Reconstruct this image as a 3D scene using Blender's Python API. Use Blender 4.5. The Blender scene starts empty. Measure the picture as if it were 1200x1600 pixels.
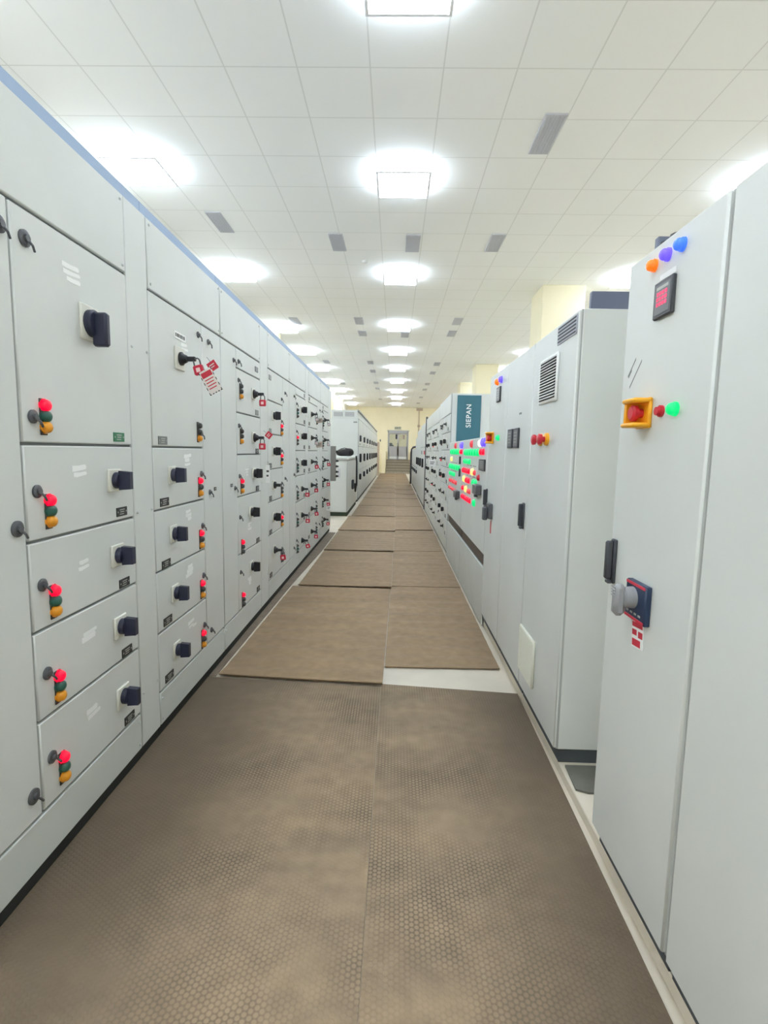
import bpy, bmesh, math, random
from math import sin, cos, pi, radians
from mathutils import Matrix, Vector
random.seed(7)
C = bpy.context.scene.collection
SC = bpy.context.scene

# ---------------------------------------------------------------- camera, world, exposure
F_PX, PITCH, YAW, ROLL, CAM_H = 816.5, 0.1154, -0.0185, 0.0197, 1.49
cd = bpy.data.cameras.new('camera'); cam = bpy.data.objects.new('camera', cd); C.objects.link(cam)
cp, sp, cy_, sy_ = cos(PITCH), sin(PITCH), cos(YAW), sin(YAW)
Fv = Vector((sy_*cp, cy_*cp, -sp)); Rv = Vector((cy_, -sy_, 0)); Uv = Rv.cross(Fv)
R2 = cos(ROLL)*Rv + sin(ROLL)*Uv; U2 = -sin(ROLL)*Rv + cos(ROLL)*Uv
M = Matrix((R2, U2, -Fv)).transposed().to_4x4(); M.translation = Vector((0, 0, CAM_H))
cam.matrix_world = M
cd.sensor_fit = 'VERTICAL'; cd.sensor_height = 36.0; cd.lens = 36.0*F_PX/1600.0
cd.clip_start = 0.05; cd.clip_end = 120
SC.camera = cam
w = bpy.data.worlds.new('world'); SC.world = w; w.use_nodes = True
w.node_tree.nodes['Background'].inputs[0].default_value = (0.8, 0.85, 0.9, 1)
w.node_tree.nodes['Background'].inputs[1].default_value = 0.2
LAMP_STRENGTH = 12.5      # underside of a ceiling light
ADDED_RIM_STRENGTH = 7.5      # its glowing rim, added to brighten the ceiling
SC.cycles.max_bounces = 16; SC.cycles.diffuse_bounces = 10
SC.view_settings.view_transform = 'Standard'
SC.view_settings.look = 'None'
SC.view_settings.exposure = 0.87
SC.view_settings.gamma = 1.0
SC.view_settings.use_curve_mapping = False

# ---------------------------------------------------------------- materials
MATS = {}
def srgb(r, g, b):
    f = lambda c: (c/255/12.92) if c/255 <= .04045 else ((c/255+.055)/1.055)**2.4
    return (f(r), f(g), f(b))
def mat(name, col, rough=.5, metal=0.0, emit=None, es=0.0, noise=0.0, nscale=6.0, bump=0.0, bscale=200.0, spec=.5):
    if name in MATS: return MATS[name]
    m = bpy.data.materials.new(name); m.use_nodes = True; nt = m.node_tree
    b = nt.nodes['Principled BSDF']
    b.inputs['Base Color'].default_value = (*col, 1); b.inputs['Roughness'].default_value = rough
    b.inputs['Metallic'].default_value = metal; b.inputs['Specular IOR Level'].default_value = spec
    if emit:
        b.inputs['Emission Color'].default_value = (*emit, 1); b.inputs['Emission Strength'].default_value = es
    if noise or bump:
        tc = nt.nodes.new('ShaderNodeTexCoord')
    if noise:
        n = nt.nodes.new('ShaderNodeTexNoise'); n.inputs['Scale'].default_value = nscale; n.inputs['Detail'].default_value = 5
        r = nt.nodes.new('ShaderNodeMapRange'); r.inputs['From Min'].default_value = .3; r.inputs['From Max'].default_value = .7
        r.inputs['To Min'].default_value = 1-noise; r.inputs['To Max'].default_value = 1+noise*.4
        mx = nt.nodes.new('ShaderNodeMix'); mx.data_type = 'RGBA'; mx.blend_type = 'MULTIPLY'; mx.inputs[0].default_value = 1
        mx.inputs[6].default_value = (*col, 1)
        nt.links.new(tc.outputs['Object'], n.inputs['Vector']); nt.links.new(n.outputs['Fac'], r.inputs['Value'])
        nt.links.new(r.outputs['Result'], mx.inputs[7]); nt.links.new(mx.outputs[2], b.inputs['Base Color'])
    if bump:
        n2 = nt.nodes.new('ShaderNodeTexNoise'); n2.inputs['Scale'].default_value = bscale
        bp = nt.nodes.new('ShaderNodeBump'); bp.inputs['Strength'].default_value = bump; bp.inputs['Distance'].default_value = .001
        nt.links.new(tc.outputs['Object'], n2.inputs['Vector']); nt.links.new(n2.outputs['Fac'], bp.inputs['Height'])
        nt.links.new(bp.outputs['Normal'], b.inputs['Normal'])
    MATS[name] = m
    return m
paint = mat('grey_paint', srgb(214, 218, 216), .42, noise=.03, nscale=3, bump=.12, bscale=350)
paint2 = mat('grey_paint_plinth', srgb(206, 211, 208), .45, noise=.04, nscale=4)
gap_shade = mat('gap_shade', srgb(120, 124, 124), .8)  # shade of the door gaps put into the body front colour
seamgrey = mat('seam_grey', srgb(172, 175, 174), .7)
bluecap = mat('cap_shade_blue', srgb(150, 172, 202), .5)  # bluish shade under the lip, put into the cap colour
darkbase = mat('dark_base', srgb(44, 46, 44), .7, noise=.2, nscale=12)
plinth_m = mat('plinth_grey', srgb(74, 80, 84), .6, noise=.2, nscale=9)
greenbase = mat('dark_green_base', srgb(50, 62, 44), .7)
black = mat('black_plastic', srgb(30, 32, 36), .4)
navy = mat('navy_handle', srgb(40, 44, 66), .38)
charcoal = mat('charcoal_plastic', srgb(62, 64, 70), .45)
plate_m = mat('switch_plate_plastic', srgb(222, 222, 212), .45)
metal = mat('zinc', srgb(150, 152, 155), .35, metal=.8)
bolt_m = mat('bolt_head', srgb(205, 210, 210), .4, metal=.2)
steel = mat('bright_steel', srgb(200, 202, 205), .25, metal=.9)
lock_m = mat('lock_grey', srgb(98, 100, 104), .4, metal=.4)
name_k = mat('nameplate_black', srgb(38, 40, 40), .45)
name_g = mat('nameplate_green', srgb(48, 120, 84), .45)
name_grey = mat('nameplate_grey', srgb(120, 124, 124), .45)
ink = mat('engraved_ink', srgb(170, 172, 168), .5)
inkdark = mat('dark_ink', srgb(60, 62, 64), .6)
tape = mat('label_tape', srgb(242, 244, 244), .6)
white = mat('white_plastic', srgb(238, 240, 240), .45)
red_on = mat('lamp_red_lit', srgb(190, 8, 36), .3, emit=(1, .0, .035), es=.62)
red_dim = mat('lamp_red_dim', srgb(205, 66, 78), .3, emit=(1, .06, .08), es=.22)
grn_off = mat('lamp_green_unlit', srgb(44, 96, 84), .3)
blk_off = mat('lamp_dark_unlit', srgb(70, 72, 70), .3)
amb_off = mat('lamp_amber', srgb(236, 158, 40), .3)
grn_on = mat('lamp_green_lit', srgb(0, 150, 80), .3, emit=(.0, .70, .20), es=.55)
blu_on = mat('lamp_blue_lit', srgb(70, 120, 230), .25, emit=(.03, .13, 1), es=.45)
vio_on = mat('lamp_violet_lit', srgb(110, 90, 240), .25, emit=(.10, .06, 1), es=.6)
yel_on = mat('lamp_yellow_lit', srgb(250, 225, 120), .25, emit=(1, .72, .18), es=.6)
org_on = mat('lamp_orange_lit', srgb(245, 120, 40), .25, emit=(1, .13, .0), es=.45)
wht_on = mat('lamp_white_lit', srgb(250, 245, 240), .25, emit=(1, .95, .9), es=.5)
red_btn = mat('red_mushroom', srgb(205, 40, 56), .35)
padred = mat('padlock_red', srgb(208, 44, 70), .35)
tagcard = mat('tag_card', srgb(232, 226, 222), .6)
tagred = mat('tag_red', srgb(205, 48, 70), .55)
tagtan = mat('tag_tan', srgb(176, 160, 148), .6)
yellow = mat('shroud_yellow', srgb(246, 176, 36), .4)
teal = mat('teal_panel', srgb(58, 112, 128), .4)
display = mat('meter_face', srgb(84, 86, 92), .3)
digit = mat('meter_digits', srgb(220, 40, 90), .4, emit=(1, .0, .07), es=.6)
isoblue = mat('isolator_blue', srgb(36, 54, 84), .4)
ventgrey = mat('ceiling_vent_grey', srgb(196, 197, 203), .6)
ventdark = mat('vent_slot', srgb(70, 70, 74), .7)
filtermat = mat('filter_cream', srgb(226, 226, 212), .6)
cream = mat('cream_wall', srgb(250, 242, 212), .75, noise=.03, nscale=1.5)
graywall = mat('pale_wall', srgb(240, 236, 226), .75, noise=.03, nscale=1.5)
floor_m = mat('cream_floor', srgb(222, 213, 197), .45, noise=.12, nscale=2.5)
stair_m = mat('stair_stone', srgb(168, 160, 146), .6, noise=.08)
alu = mat('aluminium_frame', srgb(176, 178, 182), .4, metal=.3)
doorpanel = mat('door_panel', srgb(184, 184, 190), .5)
bagm = mat('bag_nylon', srgb(40, 40, 42), .6, noise=.2, nscale=20)
rubber = mat('rubber_flap', srgb(112, 112, 104), .7, noise=.25, nscale=9)
pinkbox = mat('beige_box', srgb(196, 178, 160), .6)
lampframe = mat('lamp_frame', srgb(240, 242, 245), .5)
added_rim_m = mat('lamp_added_rim', (.9, .9, .9), .5, emit=(.80, .93, 1.12), es=ADDED_RIM_STRENGTH)  # made-up rim glow that lights the ceiling around each lamp
diffuser = mat('lamp_diffuser', (.9, .9, .9), .5, emit=(.84, .93, 1.05), es=LAMP_STRENGTH)
glass = mat('clear_glass', (.9, .95, .93), .05)
_b = glass.node_tree.nodes['Principled BSDF']; _b.inputs['Transmission Weight'].default_value = .92; _b.inputs['IOR'].default_value = 1.1

def ceiling_material():
    m = bpy.data.materials.new('ceiling_tiles'); m.use_nodes = True; nt = m.node_tree; b = nt.nodes['Principled BSDF']
    b.inputs['Roughness'].default_value = .8
    tc = nt.nodes.new('ShaderNodeTexCoord'); mp = nt.nodes.new('ShaderNodeMapping')
    mp.inputs['Location'].default_value = (.27, -4.0+.65*8, 0)
    br = nt.nodes.new('ShaderNodeTexBrick'); br.offset = 0; br.squash = 1
    br.inputs['Scale'].default_value = 1; br.inputs['Brick Width'].default_value = .6; br.inputs['Row Height'].default_value = .65
    br.inputs['Mortar Size'].default_value = .007; br.inputs['Mortar Smooth'].default_value = .3
    br.inputs['Color1'].default_value = (*srgb(240, 241, 238), 1); br.inputs['Color2'].default_value = (*srgb(242, 242, 239), 1)
    br.inputs['Mortar'].default_value = (*srgb(222, 222, 218), 1)
    nt.links.new(tc.outputs['Object'], mp.inputs['Vector']); nt.links.new(mp.outputs['Vector'], br.inputs['Vector'])
    nt.links.new(br.outputs['Color'], b.inputs['Base Color'])
    return m
def mat_material(name, base, dirt, hexamt, edge, rough):
    m = bpy.data.materials.new(name); m.use_nodes = True; nt = m.node_tree; b = nt.nodes['Principled BSDF']
    b.inputs['Roughness'].default_value = rough; b.inputs['Specular IOR Level'].default_value = .25
    L = nt.links; N = nt.nodes
    tc = N.new('ShaderNodeTexCoord')
    def cosdir(ang, k):
        v = N.new('ShaderNodeVectorMath'); v.operation = 'DOT_PRODUCT'; v.inputs[1].default_value = (k*cos(ang), k*sin(ang), 0)
        c = N.new('ShaderNodeMath'); c.operation = 'COSINE'
        L.new(tc.outputs['Object'], v.inputs[0]); L.new(v.outputs['Value'], c.inputs[0]); return c
    k = 2*pi/.0155
    a, b2, c2 = cosdir(0, k), cosdir(pi/3, k), cosdir(2*pi/3, k)
    s1 = N.new('ShaderNodeMath'); s1.operation = 'ADD'; L.new(a.outputs[0], s1.inputs[0]); L.new(b2.outputs[0], s1.inputs[1])
    s2 = N.new('ShaderNodeMath'); s2.operation = 'ADD'; L.new(s1.outputs[0], s2.inputs[0]); L.new(c2.outputs[0], s2.inputs[1])
    hx = N.new('ShaderNodeMapRange'); hx.inputs['From Min'].default_value = -1.5; hx.inputs['From Max'].default_value = .3
    L.new(s2.outputs[0], hx.inputs['Value'])                        # 0 in the grooves, 1 on the studs
    n1 = N.new('ShaderNodeTexNoise'); n1.inputs['Scale'].default_value = 2.2; n1.inputs['Detail'].default_value = 6
    n2 = N.new('ShaderNodeTexNoise'); n2.inputs['Scale'].default_value = 14; n2.inputs['Detail'].default_value = 6
    n3 = N.new('ShaderNodeTexNoise'); n3.inputs['Scale'].default_value = 1.6; n3.inputs['Detail'].default_value = 3
    mp = N.new('ShaderNodeMapping'); mp.inputs['Scale'].default_value = (.6, 2.2, 1); L.new(tc.outputs['Object'], mp.inputs['Vector'])
    L.new(mp.outputs['Vector'], n1.inputs['Vector']); L.new(tc.outputs['Object'], n2.inputs['Vector']); L.new(tc.outputs['Object'], n3.inputs['Vector'])
    r1 = N.new('ShaderNodeMapRange'); r1.inputs['From Min'].default_value = .32; r1.inputs['From Max'].default_value = .68; L.new(n1.outputs['Fac'], r1.inputs['Value'])
    mx = N.new('ShaderNodeMix'); mx.data_type = 'RGBA'; mx.inputs[6].default_value = (*dirt, 1); mx.inputs[7].default_value = (*base, 1)
    L.new(r1.outputs['Result'], mx.inputs[0])
    r2 = N.new('ShaderNodeMapRange'); r2.inputs['From Min'].default_value = .3; r2.inputs['From Max'].default_value = .7; r2.inputs['To Min'].default_value = .86; r2.inputs['To Max'].default_value = 1.1
    L.new(n2.outputs['Fac'], r2.inputs['Value'])
    m2 = N.new('ShaderNodeMix'); m2.data_type = 'RGBA'; m2.blend_type = 'MULTIPLY'; m2.inputs[0].default_value = 1
    L.new(mx.outputs[2], m2.inputs[6]); L.new(r2.outputs['Result'], m2.inputs[7])
    # grime caught in the grooves, in patches
    r3 = N.new('ShaderNodeMapRange'); r3.inputs['From Min'].default_value = .40; r3.inputs['From Max'].default_value = .66; r3.inputs['To Max'].default_value = hexamt; L.new(n3.outputs['Fac'], r3.inputs['Value'])
    inv = N.new('ShaderNodeMath'); inv.operation = 'SUBTRACT'; inv.inputs[0].default_value = 1; L.new(hx.outputs['Result'], inv.inputs[1])
    gm = N.new('ShaderNodeMath'); gm.operation = 'MULTIPLY'; L.new(inv.outputs[0], gm.inputs[0]); L.new(r3.outputs['Result'], gm.inputs[1])
    m3 = N.new('ShaderNodeMix'); m3.data_type = 'RGBA'; m3.inputs[7].default_value = (.05, .045, .04, 1)
    L.new(gm.outputs[0], m3.inputs[0]); L.new(m2.outputs[2], m3.inputs[6])
    # dirt trodden off the walking line toward the cabinets
    geo = N.new('ShaderNodeNewGeometry'); sx = N.new('ShaderNodeSeparateXYZ'); L.new(geo.outputs['Position'], sx.inputs[0])
    ad = N.new('ShaderNodeMath'); ad.operation = 'ADD'; ad.inputs[1].default_value = .12; L.new(sx.outputs['X'], ad.inputs[0])
    ab = N.new('ShaderNodeMath'); ab.operation = 'ABSOLUTE'; L.new(ad.outputs[0], ab.inputs[0])
    n4 = N.new('ShaderNodeMath'); n4.operation = 'MULTIPLY_ADD'; n4.inputs[1].default_value = .55; L.new(n1.outputs['Fac'], n4.inputs[0]); L.new(ab.outputs[0], n4.inputs[2])
    rw = N.new('ShaderNodeMapRange'); rw.interpolation_type = 'SMOOTHSTEP'; rw.inputs['From Min'].default_value = .55; rw.inputs['From Max'].default_value = 1.15; rw.inputs['To Max'].default_value = edge
    L.new(n4.outputs[0], rw.inputs['Value'])
    m4 = N.new('ShaderNodeMix'); m4.data_type = 'RGBA'; m4.inputs[7].default_value = (*srgb(104, 92, 77), 1)
    L.new(rw.outputs['Result'], m4.inputs[0]); L.new(m3.outputs[2], m4.inputs[6]); L.new(m4.outputs[2], b.inputs['Base Color'])
    bp = N.new('ShaderNodeBump'); bp.inputs['Strength'].default_value = .5*hexamt+.1; bp.inputs['Distance'].default_value = .0015
    L.new(hx.outputs['Result'], bp.inputs['Height']); L.new(bp.outputs['Normal'], b.inputs['Normal'])
    return m
ceil_m = ceiling_material()
mat_near = mat_material('rubber_mat_studded', srgb(170, 148, 122), srgb(144, 127, 106), .85, .85, .68)
mat_far = mat_material('rubber_mat_brown', srgb(176, 150, 119), srgb(156, 133, 105), .1, .25, .62)

# ---------------------------------------------------------------- mesh helpers
class MB:
    def __init__(s): s.v = []; s.f = []; s.m = []
    def add(s, vs, fs, mi=0):
        o = len(s.v); s.v += [tuple(p) for p in vs]
        for f in fs: s.f.append(tuple(i+o for i in f)); s.m.append(mi)
        return s
    def box(s, x0, x1, y0, y1, z0, z1, b=0, mi=0):
        x0, x1 = min(x0, x1), max(x0, x1); y0, y1 = min(y0, y1), max(y0, y1); z0, z1 = min(z0, z1), max(z0, z1)
        if b <= 0:
            vs = [(x, y, z) for x in (x0, x1) for y in (y0, y1) for z in (z0, z1)]
            return s.add(vs, [(0,1,3,2),(4,6,7,5),(0,4,5,1),(2,3,7,6),(0,2,6,4),(1,5,7,3)], mi)
        b = min(b, (x1-x0)/2.01, (y1-y0)/2.01, (z1-z0)/2.01)
        P = {}; vs = []
        X, Y, Z = (x0, x1), (y0, y1), (z0, z1); g = (1, -1)
        for i in (0, 1):
            for j in (0, 1):
                for k in (0, 1):
                    for a in range(3):
                        P[i, j, k, a] = len(vs)
                        vs.append((X[i]+(0 if a == 0 else g[i]*b), Y[j]+(0 if a == 1 else g[j]*b), Z[k]+(0 if a == 2 else g[k]*b)))
        fs = []
        for i in (0, 1):
            fs.append((P[i,0,0,0], P[i,1,0,0], P[i,1,1,0], P[i,0,1,0]))
            fs.append((P[0,i,0,1], P[1,i,0,1], P[1,i,1,1], P[0,i,1,1]))
            fs.append((P[0,0,i,2], P[1,0,i,2], P[1,1,i,2], P[0,1,i,2]))
            for j in (0, 1):
                fs.append((P[i,j,0,0], P[i,j,1,0], P[i,j,1,1], P[i,j,0,1]))
                fs.append((P[i,0,j,0], P[i,1,j,0], P[i,1,j,2], P[i,0,j,2]))
                fs.append((P[0,i,j,1], P[1,i,j,1], P[1,i,j,2], P[0,i,j,2]))
                for k in (0, 1): fs.append((P[i,j,k,0], P[i,j,k,1], P[i,j,k,2]))
        return s.add(vs, fs, mi)
    def lathe(s, prof, c=(0, 0, 0), axis='x', seg=20, mi=0):
        """prof: list of (h, r) along axis from c"""
        vs = []; fs = []
        for h, r in prof:
            for k in range(seg):
                a = 2*pi*k/seg; u, v = r*cos(a), r*sin(a)
                p = (h, u, v) if axis == 'x' else ((u, h, v) if axis == 'y' else (u, v, h))
                vs.append((p[0]+c[0], p[1]+c[1], p[2]+c[2]))
        n = len(prof)
        for i in range(n-1):
            for k in range(seg):
                fs.append((i*seg+k, i*seg+(k+1) % seg, (i+1)*seg+(k+1) % seg, (i+1)*seg+k))
        fs.append(tuple(range(seg))); fs.append(tuple((n-1)*seg+k for k in range(seg)))
        return s.add(vs, fs, mi)
    def tube(s, pts, r, seg=8, mi=0):
        pts = [Vector(p) for p in pts]; vs = []; fs = []
        up = Vector((0.13, .31, .94)).normalized()
        for i, p in enumerate(pts):
            d = (pts[min(i+1, len(pts)-1)]-pts[max(i-1, 0)]).normalized()
            a = d.cross(up)
            if a.length < .05: a = d.cross(Vector((1, .2, 0)))
            a.normalize(); b = d.cross(a)
            for k in range(seg):
                t = 2*pi*k/seg; vs.append(p+a*r*cos(t)+b*r*sin(t))
        for i in range(len(pts)-1):
            for k in range(seg):
                fs.append((i*seg+k, i*seg+(k+1) % seg, (i+1)*seg+(k+1) % seg, (i+1)*seg+k))
        fs.append(tuple(range(seg))); fs.append(tuple((len(pts)-1)*seg+k for k in range(seg)))
        return s.add(vs, fs, mi)
    def prism(s, poly, x0, x1, mi=0, axis='x'):
        """poly in the two other axes, extruded along axis"""
        n = len(poly); vs = []
        for h in (x0, x1):
            for u, v in poly: vs.append((h, u, v) if axis == 'x' else ((u, h, v) if axis == 'y' else (u, v, h)))
        fs = [tuple(range(n)), tuple(range(n, 2*n))]+[(i, (i+1) % n, n+(i+1) % n, n+i) for i in range(n)]
        return s.add(vs, fs, mi)
    def mesh(s, name, mats, smooth=True):
        me = bpy.data.meshes.new(name); me.from_pydata(s.v, [], s.f)
        for m in (mats if isinstance(mats, (list, tuple)) else [mats]): me.materials.append(m)
        me.polygons.foreach_set('material_index', s.m)
        bm = bmesh.new(); bm.from_mesh(me); bmesh.ops.recalc_face_normals(bm, faces=bm.faces); bm.to_mesh(me); bm.free()
        if smooth:
            me.polygons.foreach_set('use_smooth', [True]*len(me.polygons)); me.set_sharp_from_angle(angle=radians(38))
        return me
def link(name, me, parent=None, loc=(0, 0, 0), rot=(0, 0, 0)):
    o = bpy.data.objects.new(name, me); C.objects.link(o); o.location = loc; o.rotation_euler = rot
    if parent: o.parent = parent
    return o
def obj(name, mb, mats, parent=None, loc=(0, 0, 0), rot=(0, 0, 0)):
    return link(name, mb.mesh(name, mats), parent, loc, rot)
def tag(o, label, cat, group=None, kind=None):
    o['label'] = label; o['category'] = cat
    if group: o['group'] = group
    if kind: o['kind'] = kind
    return o
def thing(name, label, cat, loc=(0, 0, 0), rz=0, group=None):
    return tag(link(name, None, None, loc, (0, 0, rz)), label, cat, group)
def struct(name, mb, mats, label=None, parent=None):
    o = obj(name, mb, mats, parent)
    if not parent: o['kind'] = 'structure'
    if label: o['label'] = label
    return o
ORD = ['', 'first', 'second', 'third', 'fourth', 'fifth', 'sixth', 'seventh', 'eighth', 'ninth', 'tenth', 'eleventh', 'twelfth', 'thirteenth', 'fourteenth', 'fifteenth', 'sixteenth']
_cache = {}
def shared(key, fn):
    if key not in _cache: _cache[key] = fn()
    return _cache[key]
def textmesh(txt, size, m, name='lettering', depth=.0015):
    cu = bpy.data.curves.new(name, 'FONT'); cu.body = txt; cu.size = size; cu.extrude = depth; cu.space_character = 1.08; cu.offset = size*.012; cu.align_x = 'CENTER'; cu.align_y = 'CENTER'
    o = bpy.data.objects.new(name, cu); C.objects.link(o)
    bpy.context.view_layer.update()
    me = bpy.data.meshes.new_from_object(o.evaluated_get(bpy.context.evaluated_depsgraph_get()))
    bpy.data.objects.remove(o); me.name = name; me.materials.clear(); me.materials.append(m)
    return me

# ---------------------------------------------------------------- room shell
HZ = 4.6            # ceiling height
XWL, XWR, YB, YE = -3.45, 4.9, -2.6, 37.7
struct('floor', MB().box(XWL-.2, XWR+.2, YB-.2, YE+.2, -.2, 0), floor_m)
struct('ceiling', MB().box(XWL-.2, XWR+.2, YB-.2, YE+.2, HZ, HZ+.2), ceil_m)
struct('wall_left', MB().box(XWL-.2, XWL, YB, YE, 0, HZ), graywall)
struct('wall_right', MB().box(XWR, XWR+.2, YB, YE, 0, HZ), graywall)
struct('wall_back', MB().box(XWL, XWR, YB-.2, YB, 0, HZ), graywall)
DX0, DX1, DZ0, DZ1 = -.52, .94, .92, 2.95       # double door opening in the end wall
struct('wall_end', MB().box(XWL, DX0, YE, YE+.2, 0, HZ).box(DX1, XWR, YE, YE+.2, 0, HZ).box(DX0, DX1, YE, YE+.2, DZ1, HZ).box(DX0, DX1, YE, YE+.2, 0, DZ0), cream)
for i, (x0, x1, y0, y1) in enumerate([(2.66, 3.45, 10.1, 10.9), (2.78, 3.58, 18.9, 19.7), (2.82, 3.6, 23.7, 24.5)]):
    struct('column', MB().box(x0, x1, y0, y1, 0, HZ, .012), cream)
for y0 in (14.0, 27.0, 31.5):
    struct('column', MB().box(XWL, XWL+.28, y0, y0+.6, 0, HZ, .01), cream)
# room seen through the end door
struct('wall_beyond', MB().box(-3, 3.4, YE+4.2, YE+4.4, .9, 4).box(-3.1, -2.9, YE+.2, YE+4.2, .9, 4).box(3.3, 3.5, YE+.2, YE+4.2, .9, 4), cream)
struct('floor_landing', MB().box(-3, 3.4, YE+.2, YE+4.3, .8, .92), floor_m)
struct('ceiling_beyond', MB().box(-3, 3.4, YE+.2, YE+4.3, 3.6, 3.8), lampframe)
# steps up to the door
st = MB()
for i in range(5): st.box(-.60, 1.06, 35.9+.3*i, YE-.01, .184*i, .184*(i+1), .012)
t = thing('entry_steps', 'five grey steps rising to the double door at the end of the aisle', 'stairs', (.2, 35.9, 0))
obj('steps', st, stair_m, t, (-.2, -35.9, 0))
for i in range(5):
    obj('nosing', MB().box(-.60, 1.06, 35.895+.3*i, 35.935+.3*i, .184*(i+1)-.03, .184*(i+1)+.004), mat('nosing_dark', srgb(120, 112, 100), .7), t, (-.2, -35.9, 0))
struct('trim_1', MB().box(-.93, -.62, 35.7, YE, 0, 1.5, .01), cream)
struct('trim_2', MB().box(1.08, 1.36, 35.7, YE, 0, 1.5, .01), cream)
# double door
d = link('door_1', None, None, (.21, YE, DZ0)); d['kind'] = 'structure'
W2, Hd = (DX1-DX0)/2, DZ1-DZ0
obj('door_frame', MB().box(-W2, -W2+.06, -.05, .12, 0, Hd).box(W2-.06, W2, -.05, .12, 0, Hd).box(-W2, W2, -.05, .12, Hd-.14, Hd).box(-W2-.05, W2+.05, -.06, 0, Hd, Hd+.05), alu, d)
for sx in (-1, 1):
    x0, x1 = (-W2+.06, -.002) if sx < 0 else (.002, W2-.06)
    lf = obj('door_leaf', MB().box(x0, x0+.05, 0, .04, .01, Hd-.15).box(x1-.06, x1, 0, .04, .01, Hd-.15).box(x0, x1, 0, .04, .22, .95).box(x0, x1, 0, .04, .01, .07).box(x0, x1, 0, .04, Hd-.22, Hd-.15), doorpanel, d)
    obj('glass_pane', MB().box(x0+.05, x1-.06, .015, .022, .95, Hd-.22), glass, lf)
    obj('kick_pane', MB().box(x0+.05, x1-.06, .015, .022, .07, .22), white, lf)
    obj('door_handle', MB().box(x1-.045 if sx < 0 else x0+.015, x1-.015 if sx < 0 else x0+.045, -.05, 0, .95, 1.2, .006), metal, lf)
for x, zz, h, m, lb in [(.02, 2.38, .34, charcoal, 'dark notice sheet on the left glass of the end door'), (.55, 2.38, .3, tagtan, 'tan notice sheet on the right glass of the end door')]:
    tag(obj('notice_sheet', MB().box(x, x+.13, YE+.004, YE+.012, zz, zz+h), m), lb, 'notice', 'notices on the end door')
tag(obj('dark_machine', MB().box(-.55, -.1, YE+2.0, YE+2.6, .92, 2.02, .08).box(-.45, -.2, YE+2.1, YE+2.5, 2.02, 2.14, .05), charcoal), 'dark machine standing in the room beyond the end door', 'machine')
# exit sign
t = thing('exit_sign', 'small exit sign on the cream wall above the end door', 'sign', (.17, YE, 3.15))
obj('sign_case', MB().box(-.24, .24, -.05, 0, -.1, .1, .01), mat('sign_face', srgb(196, 200, 184), .5), t)
o = link('lettering', textmesh('EXIT', .17, inkdark), t, (0, -.052, 0), (pi/2, 0, 0))
obj('call_point', MB().box(-1.1, -1.02, YE-.04, YE, 2.18, 2.34, .008), lock_m); tag(bpy.data.objects['call_point'], 'small grey wall box beside the end door', 'wall box')
# conduit on the end wall
t = thing('wall_conduit', 'thin grey conduit with a junction box running down the end wall', 'conduit', (1.66, YE, 2.2))
obj('pipe', MB().tube([(0, -.04, 0), (0, -.04, 2.2)], .035), pinkbox, t)
obj('junction_box', MB().box(-.09, .09, -.1, 0, 1.05, 1.2, .01).box(-.2, .25, -.12, 0, 2.2, 2.38, .01), pinkbox, t)

# ---------------------------------------------------------------- ceiling lights and vents
def lamp_meshes():
    fr = MB(); ed = MB()
    for (a, b, c, e) in [(-.3, .3, -.3, -.278), (-.3, .3, .278, .3), (-.3, -.278, -.278, .278), (.278, .3, -.278, .278)]:
        fr.box(a, b, c, e, -.112, -.104); ed.box(a*.985, b*.985, c*.985, e*.985, -.104, .0)  # dropped glowing sides, added for a brighter ceiling
    return fr.mesh('frame', lampframe), MB().box(-.278, .278, -.278, .278, -.110, -.1).mesh('diffuser', diffuser), ed.mesh('added_glow_rim', added_rim_m)
LF, LD, LE = lamp_meshes()
def ceiling_light(x, y, label, z=HZ):
    r = thing('ceiling_light', label, 'light', (x, y, z), 0, 'square ceiling lights')
    link('frame', LF, r); link('diffuser', LD, r); link('added_glow_rim', LE, r)
rows_y = [3.70, 6.33, 9.6, 13.3, 16.55, 19.85, 23.3, 27.1, 30.5, 34.4]
for i, y in enumerate(rows_y): ceiling_light(.03, y, f'square ceiling light, {ORD[i+1]} from the camera in the middle line above the aisle')
rows_l = [3.2, 6.1, 9.55, 13.65, 16.75, 20.1, 23.85, 27.1, 30.7, 34.6]
for i, y in enumerate(rows_l): ceiling_light(-2.87, y, f'square ceiling light, {ORD[i+1]} from the camera in the line above the tall left cabinets')
for i, y in enumerate([3.2, 6.3, 9.6, 12.8, 16.55, 19.85, 23.3, 27.1, 30.5, 34.4]): ceiling_light(4.1, y, f'square ceiling light, {ORD[i+1]} from the camera in the partly added line behind the right cabinets')  # line filled out with unseen lights added to raise the bounce
for i, y in enumerate([.5, -1.6]):  # unseen lights added behind the camera to light the room
    ceiling_light(.03, y, f'square ceiling light, {ORD[i+1]} of the two unseen ones added behind the camera above the aisle')
    ceiling_light(-2.87, y, f'square ceiling light, {ORD[i+1]} of the two unseen ones added behind the camera above the left cabinets')
ceiling_light(.2, 39.6, 'unseen square ceiling light added to brighten the room beyond the end door', 3.6)  # added light, makes the glass of the end door look bright
def vent_mesh():
    mb = MB()
    mb.box(-.105, .105, -.325, .325, -.012, .004, .004)
    for k in range(7):
        x = -.084+k*.028; mb.box(x-.004, x+.004, -.3, .3, -.018, -.008)
    return mb.mesh('ceiling_vent', ventgrey)
VM = vent_mesh()
vents = {'left-centre line': (-.93, [8.25, 13.0, 14.3, 18.9, 20.9, 24.4, 26.5, 31.8]), 'right line': (1.42, [5.53, 8.2, 12.9, 14.2, 19.0, 21.1, 24.5, 26.7, 30.4, 34.0]),
         'middle line': (.2, [8.25, 14.4]), 'far left line': (-2.49, [7.6, 13.1, 18.9, 24.8])}
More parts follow.
